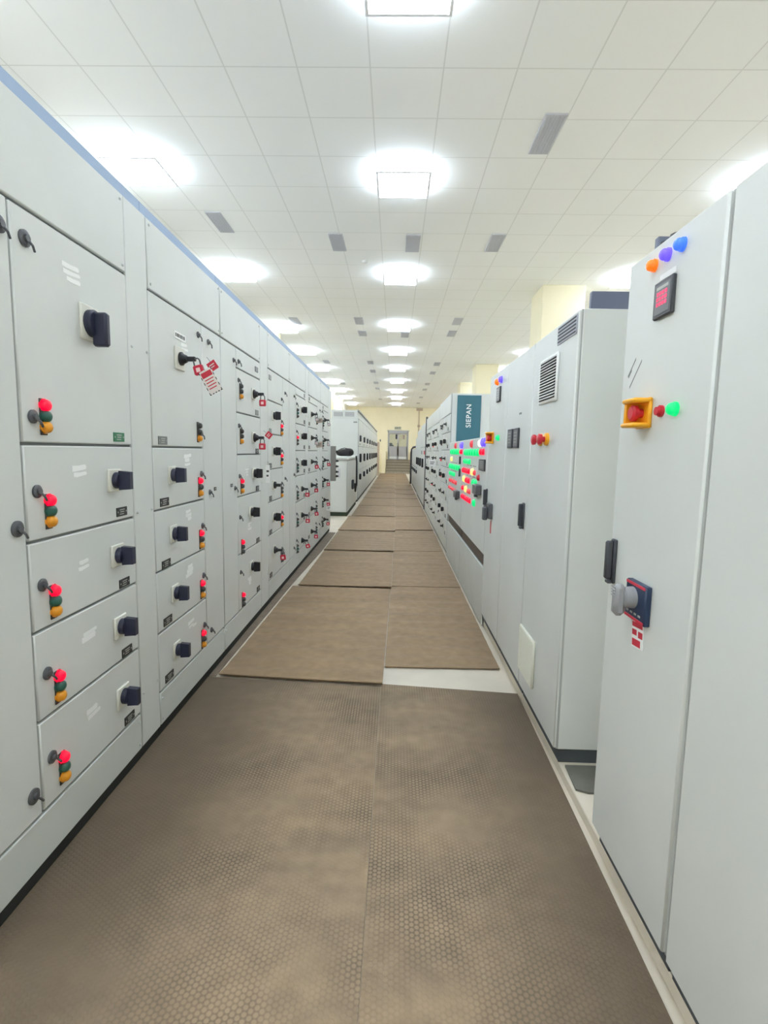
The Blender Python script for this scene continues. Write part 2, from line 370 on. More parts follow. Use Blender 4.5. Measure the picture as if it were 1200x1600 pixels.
for k, (x, ys) in vents.items():
    for i, y in enumerate(ys):
        tag(link('ceiling_vent', VM, None, (x, y, HZ-.002)), f'narrow grey ceiling vent, {ORD[i+1]} from the camera in the {k} of vents', 'vent', 'ceiling air vents')
tag(obj('smoke_detector', MB().lathe([(0, .05), (-.03, .05), (-.045, .03)], (0, 0, 0), 'z'), white, None, (-.56, 9.0, HZ)), 'small round white smoke detector on the ceiling', 'smoke detector')

# ---------------------------------------------------------------- rubber mats
MATROW = {'n': 0}
def rubber_mat(c00, c10, c11, c01, m, label, amp=.003, wl=.2, lift0=0.0, lift1=0.0, base=.001, th=.007, lump=0.0):
    """corners: near-left, near-right, far-right, far-left (x,y)"""
    ln = abs(c01[1]-c00[1]); ny = max(8, int(ln/.035)); nx = 14
    ny = min(ny, 90)
    ph = random.uniform(0, 6)
    top = []; bot = []
    ox, oy = (c00[0]+c10[0])/2, c00[1]
    for j in range(ny+1):
        v = j/ny
        for i in range(nx+1):
            u = i/nx
            x = (c00[0]*(1-u)+c10[0]*u)*(1-v)+(c01[0]*(1-u)+c11[0]*u)*v
            y = (c00[1]*(1-u)+c10[1]*u)*(1-v)+(c01[1]*(1-u)+c11[1]*u)*v
            e = min(1, u*nx/1.5, (1-u)*nx/1.5)
            e2 = min(1, v*ln/.1, (1-v)*ln/.1)
            z = amp*(.5+.5*sin(2*pi*y/wl+ph+.8*sin(3*x+ph)))*(.35+.65*e)*e2
            z += lump*(.5+.5*sin(4.1*x+2.2*y+ph)*cos(6.3*y-2.7*x))*e*e2
            z += lift0*math.exp(-(v*ln)/.12)*(1+.5*u*u)+lift1*math.exp(-((1-v)*ln)/.12)
            z += base
            top.append((x-ox, y-oy, z+th)); bot.append((x-ox, y-oy, z))
    n = (nx+1)*(ny+1); mb = MB(); fs = []
    q = lambda i, j: j*(nx+1)+i
    for j in range(ny):
        for i in range(nx):
            fs.append((q(i, j), q(i+1, j), q(i+1, j+1), q(i, j+1))); fs.append((n+q(i, j), n+q(i, j+1), n+q(i+1, j+1), n+q(i+1, j)))
    for i in range(nx):
        fs.append((q(i, 0), q(i+1, 0), n+q(i+1, 0), n+q(i, 0))); fs.append((q(i, ny), q(i+1, ny), n+q(i+1, ny), n+q(i, ny)))
    for j in range(ny):
        fs.append((q(0, j), q(0, j+1), n+q(0, j+1), n+q(0, j))); fs.append((q(nx, j), q(nx, j+1), n+q(nx, j+1), n+q(nx, j)))
    mb.add(top+bot, fs)
    o = obj('rubber_mat', mb, m, None, (ox, oy, 0))
    return tag(o, label, 'mat', 'rubber mats along the aisle')
rubber_mat((-1.186, -.7), (-.0705, -.7), (-.058, 3.16), (-1.186, 3.24), mat_near, 'nearest studded brown rubber mat along the left switch cabinets', .0015, .5, lump=.006)
rubber_mat((-.0695, -.7), (.735, -.7), (.796, 3.12), (-.057, 3.205), mat_near, 'nearest studded brown rubber mat beside the tall plain right cabinets', .0015, .5, lump=.006)
rubber_mat((-1.12, 3.25), (-.048, 3.165), (-.018, 5.54), (-1.085, 5.57), mat_far, 'brown rubber mat with a curled front edge, second from camera in the left lane', .010, .2, lift0=.016, base=.004)
rubber_mat((-.038, 3.47), (.757, 3.48), (.757, 5.655), (-.014, 5.65), mat_far, 'brown rubber mat behind the bare patch of cream floor, second in the right lane', .010, .2, lift0=.006)
ys_l = [5.55, 7.63, 9.6, 11.82, 14.2, 16.5, 18.9, 21.2, 23.6, 26.0, 28.6, 31.2, 33.6, 35.6]
for i in range(len(ys_l)-1):
    xl = -1.05 if i < 3 else -.99
    rubber_mat((xl+.02, ys_l[i]+.03), (-.006+.02*min(i, 2), ys_l[i]+.005), (.0+.02*min(i, 2), ys_l[i+1]), (xl+.03, ys_l[i+1]+.02), mat_far,
               f'brown ribbed rubber mat in the left lane of the aisle, {ORD[i+3]} from the camera', .008, .2, lift0=.014 if i < 4 else .008, base=.004)
ys_r = [5.66, 7.75, 9.84, 12.05, 14.2, 16.55, 18.3, 20.55, 23.0, 25.5, 28.2, 31.0, 33.4, 35.6]
for i in range(len(ys_r)-1):
    xr = .757
    rubber_mat((-.004+.02*min(i, 2), ys_r[i]), (xr, ys_r[i]), (xr, ys_r[i+1]-.01), (.002+.02*min(i, 2), ys_r[i+1]-.01), mat_far,
               f'brown ribbed rubber mat in the right lane of the aisle, {ORD[i+3]} from the camera', .008, .2, lift0=.012 if i in (2, 5, 6) else .004, base=.002)

tag(obj('floor_strip', MB().prism([(-1.187, 3.26), (-1.142, 3.26), (-1.112, 5.6), (-1.055, 7.6), (-1.05, 9.4), (-1.187, 9.4)], .0005, .006, axis='z'), mat('strip_brown', srgb(128, 114, 98), .7, noise=.2, nscale=8)), 'narrow dull brown rubber strip along the foot of the left cabinets', 'floor strip')
# ---------------------------------------------------------------- cabinet hardware (front face normal +X)
def m_lamp(r, m): return shared(('lamp', r, m.name), lambda: MB().lathe([(0, r*1.15), (.006, r*1.15), (.006, r), (.014, r), (.02, r*.86), (.0245, r*.55), (.026, r*.18)], seg=18).mesh('indicator_lamp', m))
def m_bezel(h): return shared(('bezel', h), lambda: MB().box(0, .004, -.021, .012, -h, .022, .001).mesh('lamp_bezel', mat('lamp_bezel', srgb(70, 62, 58), .6)))
def m_plate(w_, h): return shared(('plate', w_, h), lambda: MB().box(-.001, .010, -w_/2, w_/2, -h/2, h/2, .004).mesh('switch_plate', plate_m))
def m_handle(vert, m):
    def f():
        mb = MB().lathe([(.009, .034), (.024, .034), (.03, .030)], seg=24)
        prof = [(-.040, .028), (.040, .028), (.036, .076), (-.036, .076)]   # (length, x)
        t_ = .013
        vs = []
        for (l, x) in prof:
            for s in (-1, 1): vs.append((x, s*t_, l) if vert else (x, l, s*t_))
        mb.add(vs, [(0, 2, 4, 6), (1, 3, 5, 7), (0, 1, 3, 2), (2, 3, 5, 4), (4, 5, 7, 6), (6, 7, 1, 0)])
        return mb.mesh('switch_handle', m)
    return shared(('handle', vert, m.name), f)
def m_locked():
    def f():
        mb = MB().lathe([(.009, .036), (.02, .036), (.024, .028), (.045, .018)], seg=20)
        mb.box(.03, .092, -.012, .012, -.012, .012, .004)
        return mb.mesh('switch_handle', black)
    return shared('lockedhandle', f)
def m_lever():
    def f():
        mb = MB().lathe([(.009, .05), (.028, .05), (.034, .044)], seg=24)
        mb.box(.02, .078, -.016, .016, -.085, .04, .008)
        return mb.mesh('switch_handle', navy)
    return shared('lever', f)
def m_lock(r=.021):
    def f():
        mb = MB().lathe([(0, r), (.006, r), (.009, r*.7), (.009, r*.45), (.016, r*.42)], seg=18)
        mb.tube([(.012, .004, -.004), (.02, .012, -.018), (.016, .026, -.032)], .004, 6)
        return mb.mesh('door_lock', lock_m)
    return shared(('lock', r), f)
def m_name(w_, h, m):
    def f():
        mb = MB().box(-.001, .0035, -w_/2, w_/2, -h/2, h/2, .0006)
        for s in (-1, 1): mb.lathe([(.0035, .004), (.0042, .0035)], (0, s*(w_/2-.009), 0), seg=8, mi=1)
        mb.box(.0035, .004, -w_*.24, w_*.24, h*.18, h*.30, mi=1); mb.box(.0035, .004, -w_*.2, w_*.2, -h*.06, h*.06, mi=1); mb.box(.0035, .004, -w_*.25, w_*.16, -h*.3, -h*.2, mi=1)
        return mb.mesh('nameplate', [m, ink])
    return shared(('name', w_, h, m.name), f)
def m_tape(k):
    def f():
        rnd = random.Random(k); mb = MB(); n = rnd.choice((2, 3))
        for i in range(n):
            w_ = rnd.uniform(.05, .11); h = rnd.uniform(.012, .022); c = rnd.uniform(-.012, .012); z = .022*(n/2-i)
            poly = [(c-w_/2, z+rnd.uniform(-.003, .003)), (c-w_/4, z-.002), (c+w_/2, z+rnd.uniform(-.003, .003)), (c+w_/2+.004, z+h*.6), (c+w_/2-.003, z+h), (c, z+h*.9), (c-w_/2, z+h)]
            mb.prism(poly, -.0005, .0009)
        return mb.mesh('label_tape', tape)
    return shared(('tape', k), f)

class Cab:
    """local +X is the front normal; side=+1 stands on the left of the aisle, -1 on the right"""
    def __init__(s, name, label, side, xf, y0, y1, group=None, cat='cabinet'):
        s.side = side; s.yc = (y0+y1)/2; s.y0 = y0; s.y1 = y1; s.xf = xf
        s.root = thing(name, label, cat, (xf, s.yc, 0), 0 if side > 0 else pi, group)
    def ly(s, y): return s.side*(y-s.yc)
    def part(s, name, mb, mats): return obj(name, mb, mats, s.root)
    def box(s, name, x0, x1, y0, y1, z0, z1, m, b=.003): return s.part(name, MB().box(x0, x1, s.ly(y0), s.ly(y1), z0, z1, b), m)
    def body(s, z0, z1, depth, y0=None, y1=None, front=gap_shade, fx=-.012, m=paint):
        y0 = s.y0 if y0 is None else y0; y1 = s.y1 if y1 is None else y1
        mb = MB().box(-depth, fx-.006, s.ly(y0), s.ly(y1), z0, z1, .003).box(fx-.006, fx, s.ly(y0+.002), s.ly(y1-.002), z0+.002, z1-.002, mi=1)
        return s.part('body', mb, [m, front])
    def panel(s, name, y0, y1, z0, z1, m=paint, bolts=(), b=.004, th=.016):
        o_y, o_z = (y0+y1)/2, (z0+z1)/2
        mb = MB().box(-th, 0, s.ly(y0)-s.ly(o_y), s.ly(y1)-s.ly(o_y), z0-o_z, z1-o_z, b)
        for (y, z) in bolts: mb.lathe([(0, .0065), (.004, .006), (.006, .0035)], (0, s.ly(y)-s.ly(o_y), z-o_z), seg=8, mi=1)
        o = obj(name, mb, [m, bolt_m], s.root, (0, s.ly(o_y), o_z)); o['_y'] = o_y; o['_z'] = o_z
        return o
    def sub(s, dr, name, me, y, z, x=0.0, rot=(0, 0, 0)):
        return link(name, me, dr, (x, s.side*(y-dr['_y']), z-dr['_z']), rot)
    def subs(s, dr, name, mb, m, y, z, x=0.0, rot=(0, 0, 0)): return s.sub(dr, name, mb.mesh(name, m), y, z, x, rot)

XL, XR = -1.175, .772
TOPZ, COMPTOP = 2.55, 2.225
GL = 'grey switch cabinets in the left row'
def lamps(c, dr, y, z, cols, r=.0185, dz=.0375):
    c.sub(dr, 'lamp_bezel', m_bezel(.098), y, z)
    for i, m in enumerate(cols): c.sub(dr, 'indicator_lamp', m_lamp(r, m), y, z-dz*i)
def base_and_top(c, y0, y1, top0, top1, fill=None):
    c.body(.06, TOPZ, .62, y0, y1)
    c.box('base_channel', -.58, -.014, y0, y1, 0, .058, darkbase, 0)
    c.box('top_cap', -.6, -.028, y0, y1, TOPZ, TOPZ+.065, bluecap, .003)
def pads(y0, y1, z0, z1): return [(y0+.025, z0+.03), (y0+.025, z1-.03), (y1-.025, z0+.03), (y1-.025, z1-.03)]
def std_panels(c, alley, comp, fill, mid=None):
    """alley door, covers, plinth panels, filler"""
    a0, a1 = alley; lo = min(a0, comp[0]); hi = max(a1, comp[1])
    c.panel('top_cover', lo, hi, COMPTOP+.006, TOPZ-.004, bolts=pads(lo, hi, COMPTOP, TOPZ))
    c.panel('plinth_cover', lo, hi, .062, .232, paint2, bolts=[(lo+.02, .09), (lo+.02, .2), (hi-.02, .09), (hi-.02, .2)])
    dr = c.panel('cable_door', a0, a1, .242, COMPTOP-.004)
    if fill: c.panel('busbar_cover', fill[0], fill[1], .062, TOPZ-.004, bolts=[(y, z) for y in (fill[0]+.025, fill[1]-.025) for z in (.32, 1.19, 1.93)])
    return dr
def compartment(c, comp, z0, z1): return c.panel('compartment_door', comp[0], comp[1], z0+.005, z1-.005, b=.004)
def switch(c, dr, y, z, kind, pw=.088, ph=.092, hm=navy):
    c.sub(dr, 'switch_plate', m_plate(pw, ph), y, z)
    me = {'v': lambda: m_handle(True, hm), 'h': lambda: m_handle(False, hm), 'locked': m_locked, 'lever': m_lever}[kind]()
    c.sub(dr, 'switch_handle', me, y, z)

# --- cabinet A (nearest on the left)
c = Cab('switch_cabinet', 'grey switch cabinet nearest the camera, with a green nameplate under its top switch', 1, XL, 1.27, 2.527, GL)
base_and_top(c, 1.27, 2.527, 0, 0)
comp = (1.64, 2.325)
dr = std_panels(c, (1.275, 1.63), comp, (2.332, 2.523))
for z in (2.13, 1.227, .33): c.sub(dr, 'door_lock', m_lock(.026), 1.59, z)
zs = [COMPTOP, 1.492, 1.172, .868, .558, .238]
reds = [1.62, 1.303, .988, .679, .374]; sw = [1.95, 1.348, 1.029, .717, .401]; nm = [1.526, 1.208, .895, .584, .269]; tp = [2.083, 1.376, 1.022, .741, .425]
for i in range(5):
    dr = compartment(c, comp, zs[i+1], zs[i])
    lamps(c, dr, 1.745, reds[i], (red_on, grn_off, amb_off), .0195, .036)
    c.sub(dr, 'door_lock', m_lock(.022), 1.69, reds[i]+(-.04 if i == 0 else .034))
    if i == 0: switch(c, dr, 2.03, sw[0], 'lever', .12, .13); c.sub(dr, 'door_lock', m_lock(.026), 1.697, 2.13)
    else: switch(c, dr, 2.165, sw[i], 'v', .1, .094)
    c.sub(dr, 'nameplate', m_name(.085, .038, name_g if i == 0 else name_k), 2.218, nm[i]+.002)
    c.sub(dr, 'label_tape', m_tape(i), 1.94, tp[i], 0, (.04, 0, 0))
# --- cabinet B
c = Cab('switch_cabinet', 'grey switch cabinet with a red-and-white lockout tag on its top switch', 1, XL, 2.53, 3.55, GL)
base_and_top(c, 2.53, 3.55, 0, 0)
comp = (2.533, 3.20)
dr = std_panels(c, (3.208, 3.545), comp, None)
c.sub(dr, 'door_lock', m_lock(.017), 3.32, 2.143); c.sub(dr, 'door_lock', m_lock(.017), 3.30, 1.21); c.sub(dr, 'door_lock', m_lock(.017), 3.28, .31)
c.sub(dr, 'nameplate', m_name(.04, .022, name_k), 3.40, 1.225)
zs = [COMPTOP, 1.49, 1.175, .863, .547, .238]
reds = [1.62, 1.293, .974, .662, .345]; sw = [1.964, 1.345, 1.032, .708, .389]; nm = [1.523, 1.211, .889, .586, .279]
for i in range(5):
    dr = compartment(c, comp, zs[i+1], zs[i])
    lamps(c, dr, 3.125, reds[i], (red_on, blk_off, amb_off) if i else (blk_off, blk_off, amb_off), .0175)
    c.sub(dr, 'door_lock', m_lock(.018), 3.16, reds[i]+(.04 if i else -.045))
    if i == 0:
        switch(c, dr, 2.87, sw[0], 'locked', .12, .12); c.sub(dr, 'door_lock', m_lock(.018), 3.15, 2.15)
        lb = MB().box(-.001, .002, -.075, .075, -.018, .018)
        for k in range(6): lb.box(.002, .0026, -.062+k*.021, -.050+k*.021+.003*(k % 2), -.009, .010, mi=1)
        c.subs(dr, 'nameplate', lb, [tape, inkdark], 2.89, 2.084)
    else: switch(c, dr, 2.735, sw[i], 'v')
    c.sub(dr, 'nameplate', m_name(.1, .042, name_grey if i == 0 else name_k), 2.64, nm[i])
    c.sub(dr, 'label_tape', m_tape(10+i), 2.95, sw[i]+.055 if i else 2.02, 0, (.05, 0, 0))
c.subs(dr, 'label_tape', MB().box(-.0005, .001, -.03, .03, -.008, .008), tape, 3.0, .44)
# --- cabinet C
c = Cab('switch_cabinet', 'grey switch cabinet with two red padlocks above a small hanging tag', 1, XL, 3.555, 4.845, GL)
base_and_top(c, 3.555, 4.845, 0, 0)
comp = (3.895, 4.575)
dr = std_panels(c, (3.56, 3.887), comp, (4.583, 4.841))
c.sub(dr, 'door_lock', m_lock(.017), 3.83, 1.20); c.sub(dr, 'nameplate', m_name(.045, .022, name_k), 3.75, 1.225); c.sub(dr, 'door_lock', m_lock(.017), 3.83, 2.12)
zs = [COMPTOP, 2.08, 1.757, 1.445, 1.125, .68, .238]
red = [None, 1.955, 1.62, 1.242, .768, .348]; sw = [0, 1.935, 1.582, 1.288, .975, .518]; nm = [2.15, 1.794, 1.471, 1.155, .703, .272]
for i in range(6):
    dr = compartment(c, comp, zs[i+1], zs[i])
    c.sub(dr, 'nameplate', m_name(.09, .042, name_grey if i < 2 else name_k), 4.46, nm[i])
    if i:
        lamps(c, dr, 3.99, red[i], (blk_off, blk_off, amb_off) if i < 3 else (red_on, blk_off, amb_off if i == 3 else blk_off), .0175)
        c.sub(dr, 'door_lock', m_lock(.017), 3.945, red[i]+(.04 if i < 4 else (.2 if i == 4 else .19)))
        switch(c, dr, 4.34 if i < 4 else 4.24, sw[i], 'locked' if i < 3 else 'v', .09, .092, black)
        if i > 2: c.sub(dr, 'label_tape', m_tape(20+i), 4.15 if i == 3 else 4.2, sw[i]-.0 if i == 3 else sw[i]-.13)
    else: c.sub(dr, 'door_lock', m_lock(.017), 3.95, 2.13)
# --- cabinet D
c = Cab('switch_cabinet', 'grey switch cabinet with a blank top compartment and a padlock only on its lowest switch', 1, XL, 4.848, 5.83, GL)
base_and_top(c, 4.848, 5.83, 0, 0)
comp = (4.852, 5.485)
dr = std_panels(c, (5.493, 5.826), comp, None)
c.sub(dr, 'door_lock', m_lock(.017), 5.6, 2.08); c.sub(dr, 'door_lock', m_lock(.017), 5.6, 1.18)
zs = [COMPTOP, 1.94, 1.63, 1.30, .99, .672, .238]
red = [None, 1.727, 1.425, 1.09, .784, .40]; sw = [0, 1.808, 1.471, 1.145, .833, .505]; nm = [2.15, 1.66, 1.335, 1.025, .70, .28]
for i in range(6):
    dr = compartment(c, comp, zs[i+1], zs[i])
    c.sub(dr, 'nameplate', m_name(.09, .045, name_grey if i in (0, 1) else name_k), 4.935, nm[i])
    c.sub(dr, 'door_lock', m_lock(.017), 5.43, (red[i]+.05) if i else 2.0)
    if i:
        lamps(c, dr, 5.41, red[i], (red_on, blk_off, amb_off) if i in (1, 2, 4) else (blk_off, blk_off, amb_off if i == 3 else blk_off), .0175)
        switch(c, dr, 5.05, sw[i], 'v' if i in (1, 2, 4) else ('h' if i == 3 else 'locked'), .09, .092, black)
# --- cabinets E, F, G
EZ = [COMPTOP, 2.133, 1.80, 1.48, 1.174, .86, .56, .238]
SWZ = [0, 1.98, 1.657, 1.328, 1.0, .668, .342]
for (lab, y0, y1, alley, comp, fill, sy, ly_, kinds, redrows, ny_) in [
    ('grey switch cabinet with three upright switches over three padlocked ones', 5.833, 7.10, (5.838, 6.195), (6.203, 6.875), (6.883, 7.095), 6.56, 6.29, ['v', 'v', 'v', 'locked', 'locked', 'locked'], (2,), 6.8),
    ('grey switch cabinet with silver padlocks and tan cards on its upper two switches', 7.103, 8.245, (7.94, 8.24), (7.107, 7.932), None, 7.31, 7.84, ['locked']*6, (), 7.19),
    ('grey switch cabinet ending the left row, with a plug box on its end', 8.248, 9.6, (8.253, 8.45), (8.458, 9.2), (9.208, 9.595), 8.64, 8.53, ['locked']*6, (), 8.55)]:
    c = Cab('switch_cabinet', lab, 1, XL, y0, y1, GL)
    base_and_top(c, y0, y1, 0, 0)
    dr = std_panels(c, alley, comp, fill)
    for z in (2.1, 1.2, .33): c.sub(dr, 'door_lock', m_lock(.017), (alley[0]+alley[1])/2+.08, z)
    for i in range(7):
        dr = compartment(c, comp, EZ[i+1], EZ[i])
        c.sub(dr, 'nameplate', m_name(.085, .045, name_grey if i == 0 else name_k), ny_, EZ[i+1]+.045)
        if i:
            z = SWZ[i]
            c.sub(dr, 'door_lock', m_lock(.017), ly_-.03, z+.05)
            lamps(c, dr, ly_, z-.02, (red_on, blk_off, blk_off) if i in redrows else (blk_off, grn_off, blk_off), .0165)
            switch(c, dr, sy, z, kinds[i-1], .088, .092, black)
    if y1 > 9.5:
        pb = c.box('plug_box', -.11, .095, 9.6, 9.66, .93, 1.57, mat('plug_box_grey', srgb(150, 148, 144), .55), .006)
        for z in (1.47, 1.30, 1.2, 1.1, 1.02):
            obj('plug', MB().lathe([(0, .022), (.02, .022), (.026, .016), (.05, .014)], (.095, c.ly(9.63), z), seg=10), black, pb)
        c.box('power_strip', -.02, .004, 9.6, 9.63, .55, .9, white, .003)
        c.box('end_rail', -.05, .0, 9.6, 9.615, .12, .55, lock_m, .002)

# ---------------------------------------------------------------- padlocks and tags on the switches
def padlock_meshes(bm_, sm):
    def f():
        body = MB().box(-.027, .027, -.012, .012, -.052, 0, .006)
        lp_ = mat('padlock_label', srgb(250, 214, 216), .5)
        pts = [(-.017, 0, -.004), (-.017, 0, .02)]+[(-.017*cos(a), 0, .02+.017*sin(a)) for a in [pi*k/8 for k in range(1, 8)]]+[(.017, 0, .02), (.017, 0, -.004)]
        sh = MB().tube(pts, .0042, 8)
        lab = MB().box(-.011, .011, -.0135, -.0118, -.038, -.016)
        return body.mesh('lock_body', bm_), sh.mesh('shackle', sm), lab.mesh('lock_label', lp_)
    return shared(('padlock', bm_.name), f)
def padlock(x, y, z, label, bm_=padred, sm=lock_m, rz=0.0, tilt=0.0):
    """hangs with the top of its shackle at x, y, z"""
    r = thing('padlock', label, 'padlock', (x, y, z-.037), rz, 'lockout padlocks on the switch handles')
    r.rotation_euler = (0, tilt, rz)
    b, s, l = padlock_meshes(bm_, sm)
    link('lock_body', b, r); link('shackle', s, r); link('lock_label', l, r)
def card_tag(x, y, z, w_, h, label, tilt=0.0, kind='danger'):
    r = thing('lockout_tag', label, 'tag', (x, y, z)); r.rotation_euler = (0, tilt, 0)
    if kind == 'danger':
        obj('card', MB().box(-w_/2, w_/2, -.001, .001, -h, 0, .0006), tagcard, r)
        hd = MB()
        hd.box(-w_*.4, w_*.4, -.0018, -.0008, -h*.30, -h*.08)
        obj('header', hd, tagred, r)
        tx = MB()
        for k in range(4): tx.box(-w_*.34, w_*(.34-.08*(k % 2)), -.0016, -.0008, -h*(.42+.12*k), -h*(.38+.12*k))
        obj('printed_lines', tx, tagred, r)
        bd = MB(); n = 9
        for k in range(n):
            if k % 2 == 0:
                for s in (-1, 1): bd.box(s*w_/2-.004*s, s*w_/2, -.0017, -.0008, -h*(k+1)/n, -h*k/n)
                bd.box(-w_/2+w_*k/n, -w_/2+w_*(k+1)/n, -.0017, -.0008, -h, -h+.005)
        obj('striped_border', bd, black, r)
    else:
        obj('card', MB().box(-w_/2, w_/2, -.001, .001, -h, 0, .0006), {'tan': tagtan, 'white': white, 'red': tagred}[kind], r)
        obj('printed_lines', MB().box(-w_*.3, w_*.3, -.0016, -.0008, -h*.4, -h*.3).box(-w_*.3, w_*.2, -.0016, -.0008, -h*.65, -h*.55), inkdark if kind != 'red' else tagcard, r)
    obj('string', MB().tube([(0, 0, -.006), (.003, -.001, .012), (0, 0, .03)], .0012, 5), lock_m, r)
HX = XL+.084
padlock(HX+.02, 2.862, 1.968, 'red padlock with a striped card, on the top switch of the second cabinet', tilt=-.25)
card_tag(HX+.06, 2.85, 1.905, .075, .135, 'white lockout card with red print and a striped border', tilt=-.5)
card_tag(HX+.085, 2.866, 1.95, .05, .05, 'small red card above the striped lockout card', tilt=-.6, kind='red')
padlock(HX, 4.33, 1.927, 'upper red padlock of the pair on the third cabinet')
padlock(HX-.005, 4.33, 1.574, 'lower red padlock of the pair on the third cabinet')
card_tag(HX+.03, 4.327, 1.62, .05, .05, 'small red card beside the lower padlock of the third cabinet', tilt=-.9, kind='red')
card_tag(XL+.12, 4.34, 1.36, .035, .15, 'narrow pale card hanging over the third switch of the third cabinet', kind='white')
padlock(HX+.01, 5.04, .497, 'red padlock on the lowest switch of the fourth cabinet', tilt=-.1)
for i, n in ((4, 'fourth'), (5, 'fifth'), (6, 'sixth')):
    padlock(HX+.005*(i % 2), 6.55, SWZ[i]-.008, f'red padlock on the {n} switch down of the fifth cabinet', tilt=-.3 if i == 6 else .0)
for i in range(1, 7):
    padlock(HX, 7.30, SWZ[i]-.008, f'{"silver" if i < 3 else "red"} padlock on the {ORD[i]} switch down of the sixth cabinet', *((steel, lock_m) if i < 3 else (padred, lock_m)), 0, -.2*(i % 2))
    if i < 3: card_tag(HX+.035, 7.295, SWZ[i]-.055, .085, .06 if i == 1 else .075, f'tan card hanging from the {ORD[i]} silver padlock of the sixth cabinet', kind='tan', tilt=-.12)
for i in range(1, 7):
    padlock(HX, 8.63, SWZ[i]-.008, f'{"silver" if i < 3 else "red"} padlock on the {ORD[i]} switch down of the end cabinet', *((steel, black) if i < 3 else (padred, lock_m)), 0, -.15*(i % 2))
card_tag(HX+.01, 8.625, SWZ[5]-.09, .075, .085, 'plain white card hanging below the fifth switch of the end cabinet', kind='white')

# ---------------------------------------------------------------- right side, near cabinets
struct('trim_3', MB().box(.802, 1.45, .5, 4.39, 0, .05, .004), floor_m)
GR = 'tall plain grey cabinets on the right'
def m_bar_handle(h, w_=.03):
    def f():
        mb = MB().box(-.001, .012, -w_/2, w_/2, -h/2, h/2, .004)
        mb.box(.01, .034, -w_*.32, w_*.32, -h*.40, h*.46, .005)
        mb.box(.01, .026, -w_*.4, w_*.4, -h*.5, -h*.42, .003)
        return mb.mesh('swing_handle', charcoal)
    return shared(('barhandle', h, w_), f)
def m_meter(w_, h, lit):
    mb = MB().box(-.001, .012, -w_/2, w_/2, -h/2, h/2, .003).box(.011, .0125, -w_*.40, w_*.40, -h*.40, h*.40, .0005, 1)
    if lit:
        for r_ in range(3):
            for k in range(4):
                mb.box(.0125, .013, -w_*.30+k*w_*.15, -w_*.20+k*w_*.15, h*(.10-.14*r_), h*(.20-.14*r_), mi=2)
        mb.box(.0125, .013, -w_*.32, w_*.3, h*.26, h*.34, mi=3)
    else:
        for k in range(4): mb.box(.0125, .0128, -w_*.3, w_*.25, h*(.26-.16*k), h*(.30-.16*k), mi=3)
    return mb.mesh('meter', [charcoal, display, digit, ink])
def estop(c, dr, y, z, guard=True):
    if guard:
        # yellow shroud: plate with two jaws; the red button sits between them
        sh = MB().box(0, .012, -.044, .044, -.046, .046, .004).box(.0, .058, -.044, .044, .030, .044, .005).box(.0, .058, -.044, .044, -.044, -.030, .005).box(0, .05, -.044, -.032, -.04, .04, .004)
        c.subs(dr, 'shroud', sh, yellow, y, z)
        c.subs(dr, 'stop_button', MB().lathe([(.01, .014), (.028, .014), (.03, .024), (.042, .025), (.048, .018)], seg=20), red_btn, y, z)
    else:
        c.subs(dr, 'collar', MB().lathe([(0, .032), (.012, .032), (.016, .026)], seg=22), yellow, y, z)
        c.subs(dr, 'stop_button', MB().lathe([(.014, .014), (.03, .014), (.032, .026), (.046, .028), (.052, .02)], seg=22), red_btn, y, z)
def rail(c, y, z, x0, x1, side_=-1):
    """lifting rail standing on the cabinet roof with a light bolt head"""
    o = c.part('lifting_rail', MB().box(x0, x1, c.ly(y)-.012, c.ly(y)+.012, z, z+.075, .003), mat('rail_blue_grey', srgb(104, 112, 134), .5))
    obj('bolt_head', MB().lathe([(0, .022), (.012, .022), (.016, .016)], (x1-.05, c.ly(y)-side_*(-.012), z+.038), 'y', 16), bolt_m, o)
    return o
# cabinet with the isolator switch
c = Cab('control_cabinet', 'tall grey cabinet with a yellow-shrouded stop button and a red tag below its isolator', -1, XR, 1.315, 1.845, GR)
c.body(.11, 2.12, .6, front=seamgrey)
c.box('plinth', -.56, -.03, 1.33, 1.83, .051, .11, plinth_m, 0)
dr = c.panel('cabinet_door', 1.322, 1.842, .113, 2.118, th=.02, b=.006)
c.sub(dr, 'indicator_lamp', m_lamp(.0165, org_on), 1.666, 2.062); c.sub(dr, 'indicator_lamp', m_lamp(.0165, vio_on), 1.588, 2.066); c.sub(dr, 'indicator_lamp', m_lamp(.0165, blu_on), 1.511, 2.065)
c.sub(dr, 'meter', m_meter(.105, .105, True), 1.583, 1.945)
c.subs(dr, 'meter_label', MB().box(-.0005, .001, -.045, .045, -.008, .008), tape, 1.583, 2.012)
estop(c, dr, 1.655, 1.622)
c.subs(dr, 'push_button', MB().lathe([(0, .017), (.008, .017), (.008, .013), (.018, .012)], seg=18), red_btn, 1.557, 1.622)
c.sub(dr, 'indicator_lamp', m_lamp(.0175, grn_on), 1.481, 1.622)
c.sub(dr, 'swing_handle', m_bar_handle(.155, .032), 1.80, 1.127)
pl = MB().box(-.001, .02, -.065, .065, -.085, .085, .004).box(.019, .0215, -.062, .062, .068, .081, .001, 1).box(.019, .0215, -.062, .062, -.081, -.068, .001, 1)
for k in range(4): pl.box(.02, .0212, -.05+k*.026, -.035+k*.026, -.055, -.047, mi=2)
c.subs(dr, 'switch_plate', pl, [isoblue, tagred, ink], 1.592, 1.043).scale = (1, 1, .72)
hd = MB().lathe([(.02, .034), (.05, .032), (.055, .026)], (0, 0, .008), seg=24).box(.045, .082, -.018, .018, -.05, .05, .012)
for k in range(4): hd.box(.08, .084, -.013, .013, .012+k*.009, .016+k*.009, .001)
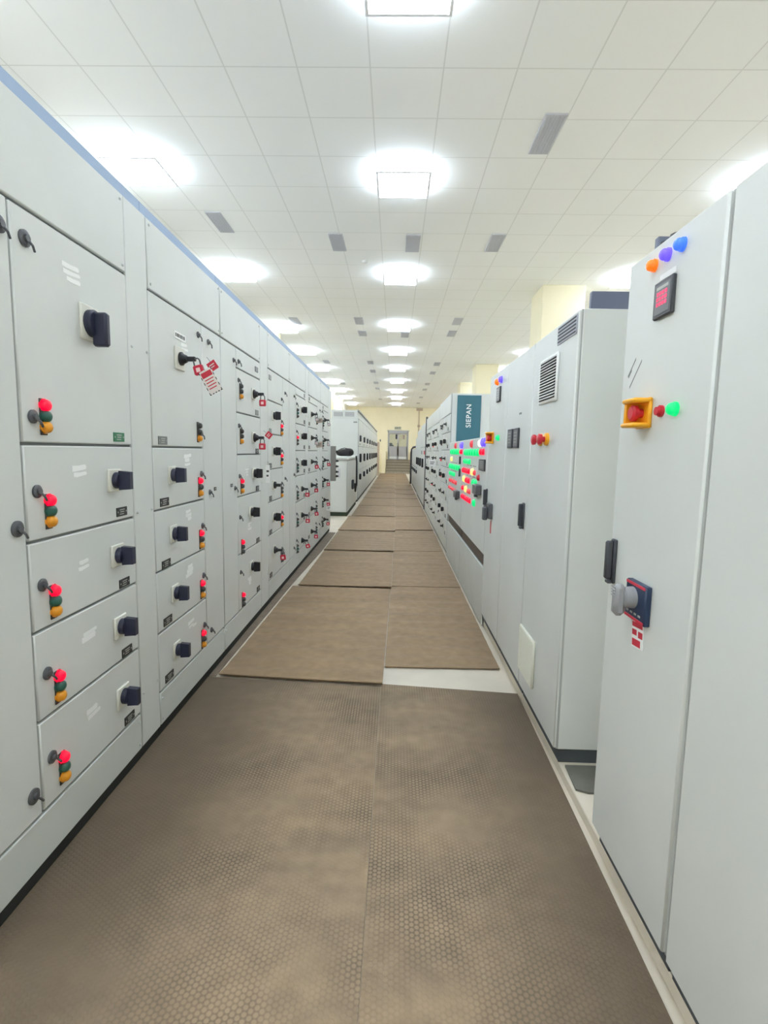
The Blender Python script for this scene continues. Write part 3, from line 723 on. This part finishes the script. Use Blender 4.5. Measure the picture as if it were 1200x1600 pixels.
c.subs(dr, 'switch_handle', hd, mat('isolator_grip', srgb(150, 152, 156), .4), 1.605, 1.045)
tg = MB().box(-.0005, .0012, -.037, .037, -.042, .042)
for (a, b, e, f_) in [(-.034, .034, .022, .038), (-.034, -.004, -.004, .014), (.006, .034, -.008, .012), (-.034, .020, -.038, -.016)]: tg.box(.0012, .0017, a, b, e, f_, mi=1)
c.subs(dr, 'warning_sticker', tg, [tape, tagred], 1.597, .935, 0, (.1, 0, 0))
mk = MB()
for (y, z, l) in [(-.02, .02, .05), (.01, -.005, .075), (-.03, .002, .02)]: mk.prism([(y-l/2, z-l*.5), (y+l/2, z+l*.5), (y+l/2, z+l*.5+.006), (y-l/2, z-l*.5+.006)], -.0003, .0006)
c.subs(dr, 'pencil_marks', mk, name_grey, 1.755, 1.755)
rail(c, 1.80, 2.12, -.5, -.06)
c.part('cable_gland', MB().lathe([(0, .024), (.03, .024), (.034, .014)], (-.06, c.ly(1.72), 2.12), 'z', 12).lathe([(0, .024), (.03, .024), (.034, .014)], (-.06, c.ly(1.66), 2.12), 'z', 12), charcoal)
# plain neighbour at the frame edge
c = Cab('control_cabinet', 'plain grey cabinet with nothing mounted on its door, nearest on the right', -1, XR, .66, 1.312, GR)
c.body(.11, 2.12, .6, front=seamgrey)
c.box('plinth', -.56, -.03, .67, 1.31, .051, .11, plinth_m, 0)
c.panel('cabinet_door', .664, 1.302, .113, 2.118, th=.02, b=.006)
rail(c, 1.2, 2.12, -.5, -.06)

# second cabinet bank
def bank(name_label, y0, y1): 
    c = Cab('control_cabinet', name_label, -1, XR, y0, y1, GR)
    c.body(.12, 2.11, .62, front=seamgrey)
    c.box('plinth', -.57, -.03, y0+.01, y1-.005, .051, .12, plinth_m, 0)
    return c, c.panel('cabinet_door', y0+.004, y1-.002, .123, 2.107, th=.02, b=.005)
c, dr = bank('tall grey cabinet with a louvred vent near the top and a filter grille low down', 2.32, 3.02)
def louvre():
    mb = MB().box(-.001, .012, -.15, .15, -.115, .115, .006)
    mb.box(.011, .0125, -.135, .135, -.10, .10, 0, 1)
    for k in range(14):
        z = -.092+k*.0142
        mb.add([(.010, -.135, z+.004), (.010, .135, z+.004), (.022, .135, z-.004), (.022, -.135, z-.004), (.010, -.135, z+.0075), (.010, .135, z+.0075), (.022, .135, z-.0005), (.022, -.135, z-.0005)],
               [(0, 1, 2, 3), (4, 5, 6, 7), (0, 1, 5, 4), (2, 3, 7, 6), (0, 3, 7, 4), (1, 2, 6, 5)])
    return mb.mesh('louvre_vent', [white, ventdark])
c.sub(dr, 'louvre_vent', louvre(), 2.71, 1.865)
def slotvent():
    mb = MB().box(-.001, .004, -.135, .135, -.042, .042, .002)
    for k in range(5): mb.box(.003, .005, -.125, .125, -.034+k*.0155, -.027+k*.0155, mi=1)
    return mb.mesh('slot_vent', [mat('slot_vent_grey', srgb(168, 172, 184), .5), ventdark])
c.sub(dr, 'slot_vent', slotvent(), 2.47, 2.052)
estop(c, dr, 2.80, 1.567, False); estop(c, dr, 2.69, 1.567, False)
def grille():
    mb = MB().box(-.001, .016, -.155, .155, -.135, .135, .008)
    for k in range(22): mb.box(.015, .018, -.142, .142, -.124+k*.0115, -.119+k*.0115)
    return mb.mesh('filter_grille', filtermat)
c.sub(dr, 'filter_grille', grille(), 2.85, .365)
rail(c, 2.345, 2.11, -.58, -.05)
c, dr = bank('tall grey cabinet with two dark meters side by side and a black handle', 3.024, 3.70)
for y in (3.53, 3.36): c.sub(dr, 'meter', shared('meterdark', lambda: m_meter(.13, .125, False)), y, 1.59)
c.sub(dr, 'swing_handle', m_bar_handle(.155, .032), 3.09, 1.127)
c.subs(dr, 'meter_label', MB().box(-.0005, .001, -.03, .03, -.006, .006), name_grey, 3.3, 1.74)
c, dr = bank('tall grey cabinet with small lamps up high, beside the panel of coloured lights', 3.704, 4.385)
c.sub(dr, 'indicator_lamp', m_lamp(.022, org_on), 4.07, 2.03); c.sub(dr, 'indicator_lamp', m_lamp(.022, vio_on), 3.93, 2.03)
c.sub(dr, 'meter', shared('meterdark2', lambda: m_meter(.13, .11, False)), 4.0, 1.93)
estop(c, dr, 4.19, 1.612); c.sub(dr, 'indicator_lamp', m_lamp(.02, grn_on), 3.95, 1.607)
c.sub(dr, 'swing_handle', m_bar_handle(.15, .032), 4.33, 1.125)
c.subs(dr, 'lever_switch', MB().box(0, .03, -.06, .06, -.06, .06, .004).box(.03, .07, -.02, .02, -.075, .03, .008), lock_m, 4.13, 1.04)
c.subs(dr, 'warning_sticker', MB().box(-.0005, .001, -.02, .02, -.05, .05), tagred, 4.12, .91)
# loose cover plate on the floor beside the bank
tag(obj('cover_plate', MB().prism([(.822, 2.295), (.812, 2.12), (.86, 2.10), (1.28, 2.10), (1.28, 2.295)], .0505, .06, axis='z'), rubber), 'grey rubber cover piece lying on the floor in the gap between right cabinets', 'cover plate')

# ---------------------------------------------------------------- panel of coloured lights
def desk(label, y0, y1, lights, extras):
    c = Cab('lamp_panel', label, -1, XR, y0, y1, 'indicator panels', 'control panel')
    c.body(.62, 1.635, .5, front=seamgrey)
    c.box('lower_body', -.5, -.03, y0+.005, y1-.005, .0, .52, paint2, .004)
    c.box('recess', -.42, -.02, y0+.01, y1-.01, .52, .62, mat('recess_brown', srgb(96, 84, 72), .8), 0)
    dr = c.panel('upper_door', y0+.006, y1-.006, .63, 1.63, th=.02, b=.005)
    c.panel('lower_door', y0+.006, y1-.006, .02, .52, paint2, th=.016)
    for (ya, yb, z, n, m, r) in lights:
        for k in range(n):
            y = ya if n == 1 else ya+(yb-ya)*k/(n-1)
            c.sub(dr, 'indicator_lamp', m_lamp(r, m), y, z)
    for (kind, y, z) in extras:
        if kind == 'meter': c.sub(dr, 'meter', shared('meterdesk', lambda: m_meter(.3, .1, False)), y, z)
        if kind == 'box': c.subs(dr, 'lock_box', MB().box(0, .05, -.12, .12, -.045, .045, .006).box(.0, .03, -.14, -.09, -.08, .0, .005), lock_m, y, z)
        if kind == 'strip': c.subs(dr, 'vertical_strip', MB().box(0, .02, -.015, .015, -.045, .045, .003), charcoal, y, z)
    for z in (1.36, 1.255):
        c.subs(dr, 'lamp_captions', MB().box(-.0005, .0008, -.32, -.2, 0, .008).box(-.0005, .0008, -.12, .02, 0, .008).box(-.0005, .0008, .1, .3, 0, .008), name_grey, (y0+y1)/2+.1, z)
    return c
desk('panel of green, red and yellow lamps beside the tall cabinets, nearer of two', 4.39, 5.98,
     [(5.286, 0, 1.58, 1, red_dim, .034), (4.64, 4.54, 1.585, 2, vio_on, .034), (4.78, 0, 1.58, 1, wht_on, .03),
      (5.72, 4.88, 1.497, 6, grn_on, .033), (4.70, 4.58, 1.503, 2, red_on, .026),
      (5.76, 5.38, 1.402, 4, grn_on, .026),
      (5.84, 5.42, 1.303, 4, red_on, .027), (5.17, 0, 1.307, 1, yel_on, .032), (5.02, 0, 1.303, 1, red_dim, .024),
      (5.78, 0, 1.21, 1, yel_on, .032), (5.58, 5.40, 1.205, 3, red_on, .027), (5.08, 4.94, 1.207, 2, grn_on, .033), (4.78, 0, 1.268, 1, red_btn, .026),
      (5.84, 0, 1.106, 1, red_on, .026), (5.60, 0, 1.108, 1, yel_on, .032), (5.40, 5.32, 1.10, 2, red_dim, .024),
      (5.86, 5.28, 1.01, 6, red_on, .025), (4.99, 0, 1.017, 1, grn_on, .033)],
     [('meter', 4.62, 1.388), ('box', 4.74, 1.165)])
desk('panel of green and red lamps standing in front of the teal sign, farther of two', 5.985, 7.45,
     [(6.66, 0, 1.577, 1, red_dim, .034), (6.12, 6.02, 1.577, 2, vio_on, .034),
      (7.15, 6.37, 1.503, 5, grn_on, .033), (6.14, 6.06, 1.503, 2, red_on, .024), (7.08, 0, 1.408, 1, yel_on, .028),
      (7.25, 6.25, 1.31, 6, grn_on, .033), (7.22, 6.72, 1.215, 4, grn_on, .026), (7.2, 6.5, 1.12, 5, red_dim, .025), (7.25, 6.6, 1.02, 5, red_dim, .02)],
     [('strip', 6.16, 1.405), ('strip', 6.16, 1.26), ('box', 6.26, 1.0)])

# ---------------------------------------------------------------- right switchboard row with the teal sign
GS = 'grey switchgear on the right beyond the lamp panels'
def right_gear(label, y0, y1, ztop, comps, kcols, sign=False, flagged=()):
    c = Cab('switch_cabinet', label, -1, XR, y0, y1, GS)
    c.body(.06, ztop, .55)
    c.box('base_channel', -.5, -.03, y0+.01, y1-.01, 0, .06, darkbase, 0)
    c.panel('top_cover', y0+.006, y1-.006, ztop*.88+.005, ztop-.004)
    c.panel('plinth_cover', y0+.006, y1-.006, .064, .24, paint2)
    zt = ztop*.88; n = comps; dz = (zt-.25)/n
    ymid = y0+(y1-y0)*.72
    for i in range(n):
        z0, z1 = .25+dz*i, .25+dz*(i+1)
        dr = c.panel('compartment_door', y0+.006, ymid-.004, z0+.005, z1-.005)
        zc = (z0+z1)/2
        for ky in kcols:
            y = y0+(ymid-y0)*ky
            c.sub(dr, 'switch_plate', m_plate(.12, .1), y, zc)
            c.sub(dr, 'switch_handle', m_handle((i+int(ky*10)) % 2 == 0, black), y, zc).scale = (.7, .85, .85)
        c.sub(dr, 'indicator_lamp', m_lamp(.022, red_dim if (i in flagged) else blk_off), y0+(ymid-y0)*.9, zc-.03)
        c.sub(dr, 'nameplate', m_name(.11, .05, name_k if i % 2 else name_grey), y0+(ymid-y0)*.2, z0+.05)
        c.sub(dr, 'label_tape', m_tape(40+i), y0+(ymid-y0)*.7, zc+.06)
    dr = c.panel('cable_door', ymid+.004, y1-.006, .25, zt)
    for z in (.5, 1.2, 1.9): c.sub(dr, 'door_lock', m_lock(.02), ymid+.1, z)
    return c
c = right_gear('grey switchgear cabinet carrying the tall teal sign on its side', 7.5, 9.3, 2.32, 7, (.35, .78), flagged=(3, 4))
sg = c.part('sign_panel', MB().box(-.425, -.09, c.ly(7.5), c.ly(7.488), 1.62, 2.295, .002), teal)
link('lettering', textmesh('SIEPAN', .098, white, depth=.001), sg, (-.2575, c.ly(7.487), 2.01), (pi/2, -pi/2, 0))
sg.children[0].rotation_euler = Matrix(((0, 1, 0), (0, 0, 1), (1, 0, 0))).to_euler()
right_gear('grey switchgear cabinet second along from the teal sign', 9.305, 11.2, 2.3, 7, (.3, .75), flagged=(2, 5))
right_gear('grey switchgear cabinet third along from the teal sign', 11.205, 13.08, 2.3, 7, (.3, .75), flagged=())
card_tag(XR-.1, 9.4, 1.36, .13, .12, 'white card hanging on the second switchgear cabinet past the teal sign', kind='white')
c = Cab('switch_cabinet', 'grey cabinet with a red sticker beyond the teal-sign switchgear', -1, XR, 13.1, 15.8, GS)
c.body(.06, 2.26, .55); c.box('base_channel', -.5, -.03, 13.12, 15.78, 0, .06, darkbase, 0); c.box('edge_post', -.03, .02, 13.1, 13.2, .06, 2.36, lock_m, .004)
for (a, b) in ((13.22, 14.5), (14.51, 15.79)):
    dr = c.panel('cabinet_door', a, b, .1, 1.62); c.panel('upper_door', a, b, 1.63, 2.25)
    c.subs(dr, 'swing_handle', MB().box(0, .05, -.05, .05, -.12, .12, .01), black, b-.3, 1.2); c.subs(dr, 'warning_sticker', MB().box(0, .002, -.28, .28, -.05, .05), tagred if a < 14 else name_grey, (a+b)/2, 1.48)
c = Cab('switch_cabinet', 'grey cabinet second past the teal-sign switchgear, plain with dark handles', -1, XR, 15.82, 18.2, GS)
c.body(.06, 2.2, .55); c.box('base_channel', -.5, -.03, 15.84, 18.18, 0, .06, darkbase, 0)
for (a, b) in ((15.83, 17.0), (17.01, 18.19)):
    dr = c.panel('cabinet_door', a, b, .1, 2.19); c.subs(dr, 'swing_handle', MB().box(0, .05, -.05, .05, -.12, .12, .01), black, b-.3, 1.2); c.sub(dr, 'label_tape', m_tape(60), a+.4, 1.7)
c = Cab('control_desk', 'low grey control desk at the far end of the right row', -1, XR+.02, 18.22, 24.2, None, 'control desk')
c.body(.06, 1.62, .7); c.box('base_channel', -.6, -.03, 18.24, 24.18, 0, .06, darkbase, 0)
c.box('upper_case', -.7, -.16, 18.22, 24.2, 1.64, 2.1, paint, .01)
for k in range(4):
    a = 18.23+k*1.49; dr = c.panel('desk_door', a, a+1.48, .1, .98); c.panel('desk_front', a, a+1.48, .99, 1.61)
    c.subs(dr, 'swing_handle', MB().box(0, .05, -.05, .05, -.06, .06, .01), black, a+.3, .8)
    c.subs(dr, 'caption_strip', MB().box(0, .002, -.4, .4, -.03, .03), name_grey, a+.7, .93)
t = tag(obj('black_pipe', MB().tube([(XR-.02, 24.3, .02), (XR-.02, 24.3, 1.45), (XR+.0, 24.3, 1.6), (XR+.06, 24.3, 1.7), (XR+.3, 24.3, 1.76)], .045, 10), charcoal), 'black pipe bent over the far control desk', 'pipe')

# ---------------------------------------------------------------- far left: low cabinet, bag, tall switchgear row
c = Cab('low_cabinet', 'low grey cabinet with a black bag on top, in front of the tall far cabinets', 1, -1.06, 11.85, 14.6, None)
c.body(.09, 1.27, .86, front=seamgrey)
c.box('base_channel', -.86, -.01, 11.86, 14.58, 0, .09, greenbase, 0)
c.box('worktop', -.88, .03, 11.80, 14.62, 1.275, 1.36, paint, .03)
dr = c.panel('cabinet_door', 11.87, 13.2, .1, 1.25); c.panel('cabinet_door', 13.21, 14.58, .1, 1.25)
# end face that looks toward the camera: door skin, two slot vents and a side rib
c.part('end_panel', MB().box(-.84, -.02, c.ly(11.835), c.ly(11.852), .11, 1.24, .005), paint)
for x in (-.33, -.2): c.part('slot_vent', MB().box(x-.035, x+.035, c.ly(11.831), c.ly(11.84), .88, 1.08, .004), ventgrey)
c.subs(dr, 'swing_handle', MB().box(0, .06, -.08, .08, -.12, .12, .02), charcoal, 13.0, .66)
tag(obj('power_cable', MB().tube([(-1.0, 13.6, 1.36), (-.985, 13.6, 1.2), (-.985, 13.62, .6), (-.985, 13.5, .5), (-.985, 13.25, .47), (-.985, 13.16, .55), (-.985, 13.13, .68)], .022, 8), black), 'black cable looping down the front of the low cabinet', 'cable')
# black duffel bag
def bag():
    mb = MB(); nu, nv = 22, 16; vs = []; fs = []
    for j in range(nv+1):
        t_ = j/nv; x = (t_-.5)*.42
        prof = (1-abs(2*t_-1)**3.2)**.5
        for i in range(nu):
            a = 2*pi*i/nu; s, cc = sin(a), cos(a)
            yy = .15*math.copysign(abs(cc)**.8, cc)*max(prof, .12)
            zz = .085*math.copysign(abs(s)**.7, s)*max(prof, .12)*(1+.12*sin(5*x+1)+.08*sin(19*x+3*a))
            zz = max(zz, -.078)
            vs.append((x, yy, zz+.078+.03*(t_-.3)*(1 if s > 0 else 0)))
    for j in range(nv):
        for i in range(nu): fs.append((j*nu+i, j*nu+(i+1) % nu, (j+1)*nu+(i+1) % nu, (j+1)*nu+i))
    fs.append(tuple(range(nu))); fs.append(tuple(nv*nu+i for i in range(nu)))
    return mb.add(vs, fs)
t = thing('duffel_bag', 'black cloth duffel bag lying on the low grey cabinet', 'bag', (-1.19, 12.5, 1.362))
obj('bag_body', bag(), bagm, t)
obj('carry_strap', MB().tube([(-.12, -.10, .10), (-.09, -.13, .165), (0, -.13, .19), (.1, -.12, .17), (.16, -.13, .09), (.15, -.16, .02)], .009, 6), black, t)
obj('zip_trim', MB().tube([(-.17, 0, .12), (-.05, 0, .163), (.08, 0, .172), (.17, 0, .13)], .006, 6), lock_m, t)
# tall row
GT = 'tall grey switchgear in the far left row'
for i in range(8):
    y0 = 15.3+i*2.0; y1 = y0+1.985
    lab = 'tall grey switchgear cabinet whose plain side stands behind the bag' if i == 0 else f'tall grey switchgear cabinet, {ORD[i+1]} along the far left row behind the low cabinet'
    c = Cab('tall_switchgear', lab, 1, -1.06, y0, y1, GT)
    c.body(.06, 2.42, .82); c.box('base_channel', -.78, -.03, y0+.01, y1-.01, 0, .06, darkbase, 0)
    tc_ = c.box('top_chamber', -.80, -.04, y0, y1, 2.42, 2.66, paint, .006)
    c.box('roof_rail', -.06, .0, y0, y1, 2.63, 2.67, seamgrey, .003)
    d1 = c.panel('lower_door', y0+.02, y1-.02, .1, .92); d2 = c.panel('middle_door', y0+.02, y1-.02, .93, 1.62); d3 = c.panel('upper_door', y0+.02, y1-.02, 1.63, 2.4)
    c.subs(d1, 'swing_handle', MB().box(0, .06, -.09, .09, -.09, .09, .02), black, y0+.5, .72)
    c.subs(d2, 'swing_handle', MB().box(0, .06, -.08, .08, -.13, .13, .02), black, y0+.5, 1.28)
    c.subs(d3, 'meter', MB().box(0, .05, -.1, .1, -.09, .09, .01), charcoal, y0+.5, 1.86); c.subs(d3, 'caption_strip', MB().box(0, .003, -.2, .2, -.02, .02), name_grey, y0+.6, 1.69)
    if i == 0:
        for x in (-.60, -.27):
            g = MB().box(x-.13, x+.13, c.ly(15.294), c.ly(15.302), 2.475, 2.6, .002)
            for k in range(4): g.box(x-.12, x+.12, c.ly(15.289), c.ly(15.296), 2.485+k*.029, 2.50+k*.029, mi=1)
            obj('side_grille', g, [mat('side_grille_grey', srgb(160, 162, 160), .6), ventgrey], tc_, (-0, 0, 0))
        c.part('nameplate', MB().box(-.16, -.05, c.ly(15.296), c.ly(15.302), 2.3, 2.33), name_grey)
c = Cab('wall_box', 'beige upright box past the far end of the tall left row', 1, -.98, 32.2, 33.2, None, 'electrical box')
c.body(0, 2.05, .5, m=pinkbox, front=pinkbox); c.panel('cabinet_door', 32.22, 33.18, .1, 2.0, pinkbox)
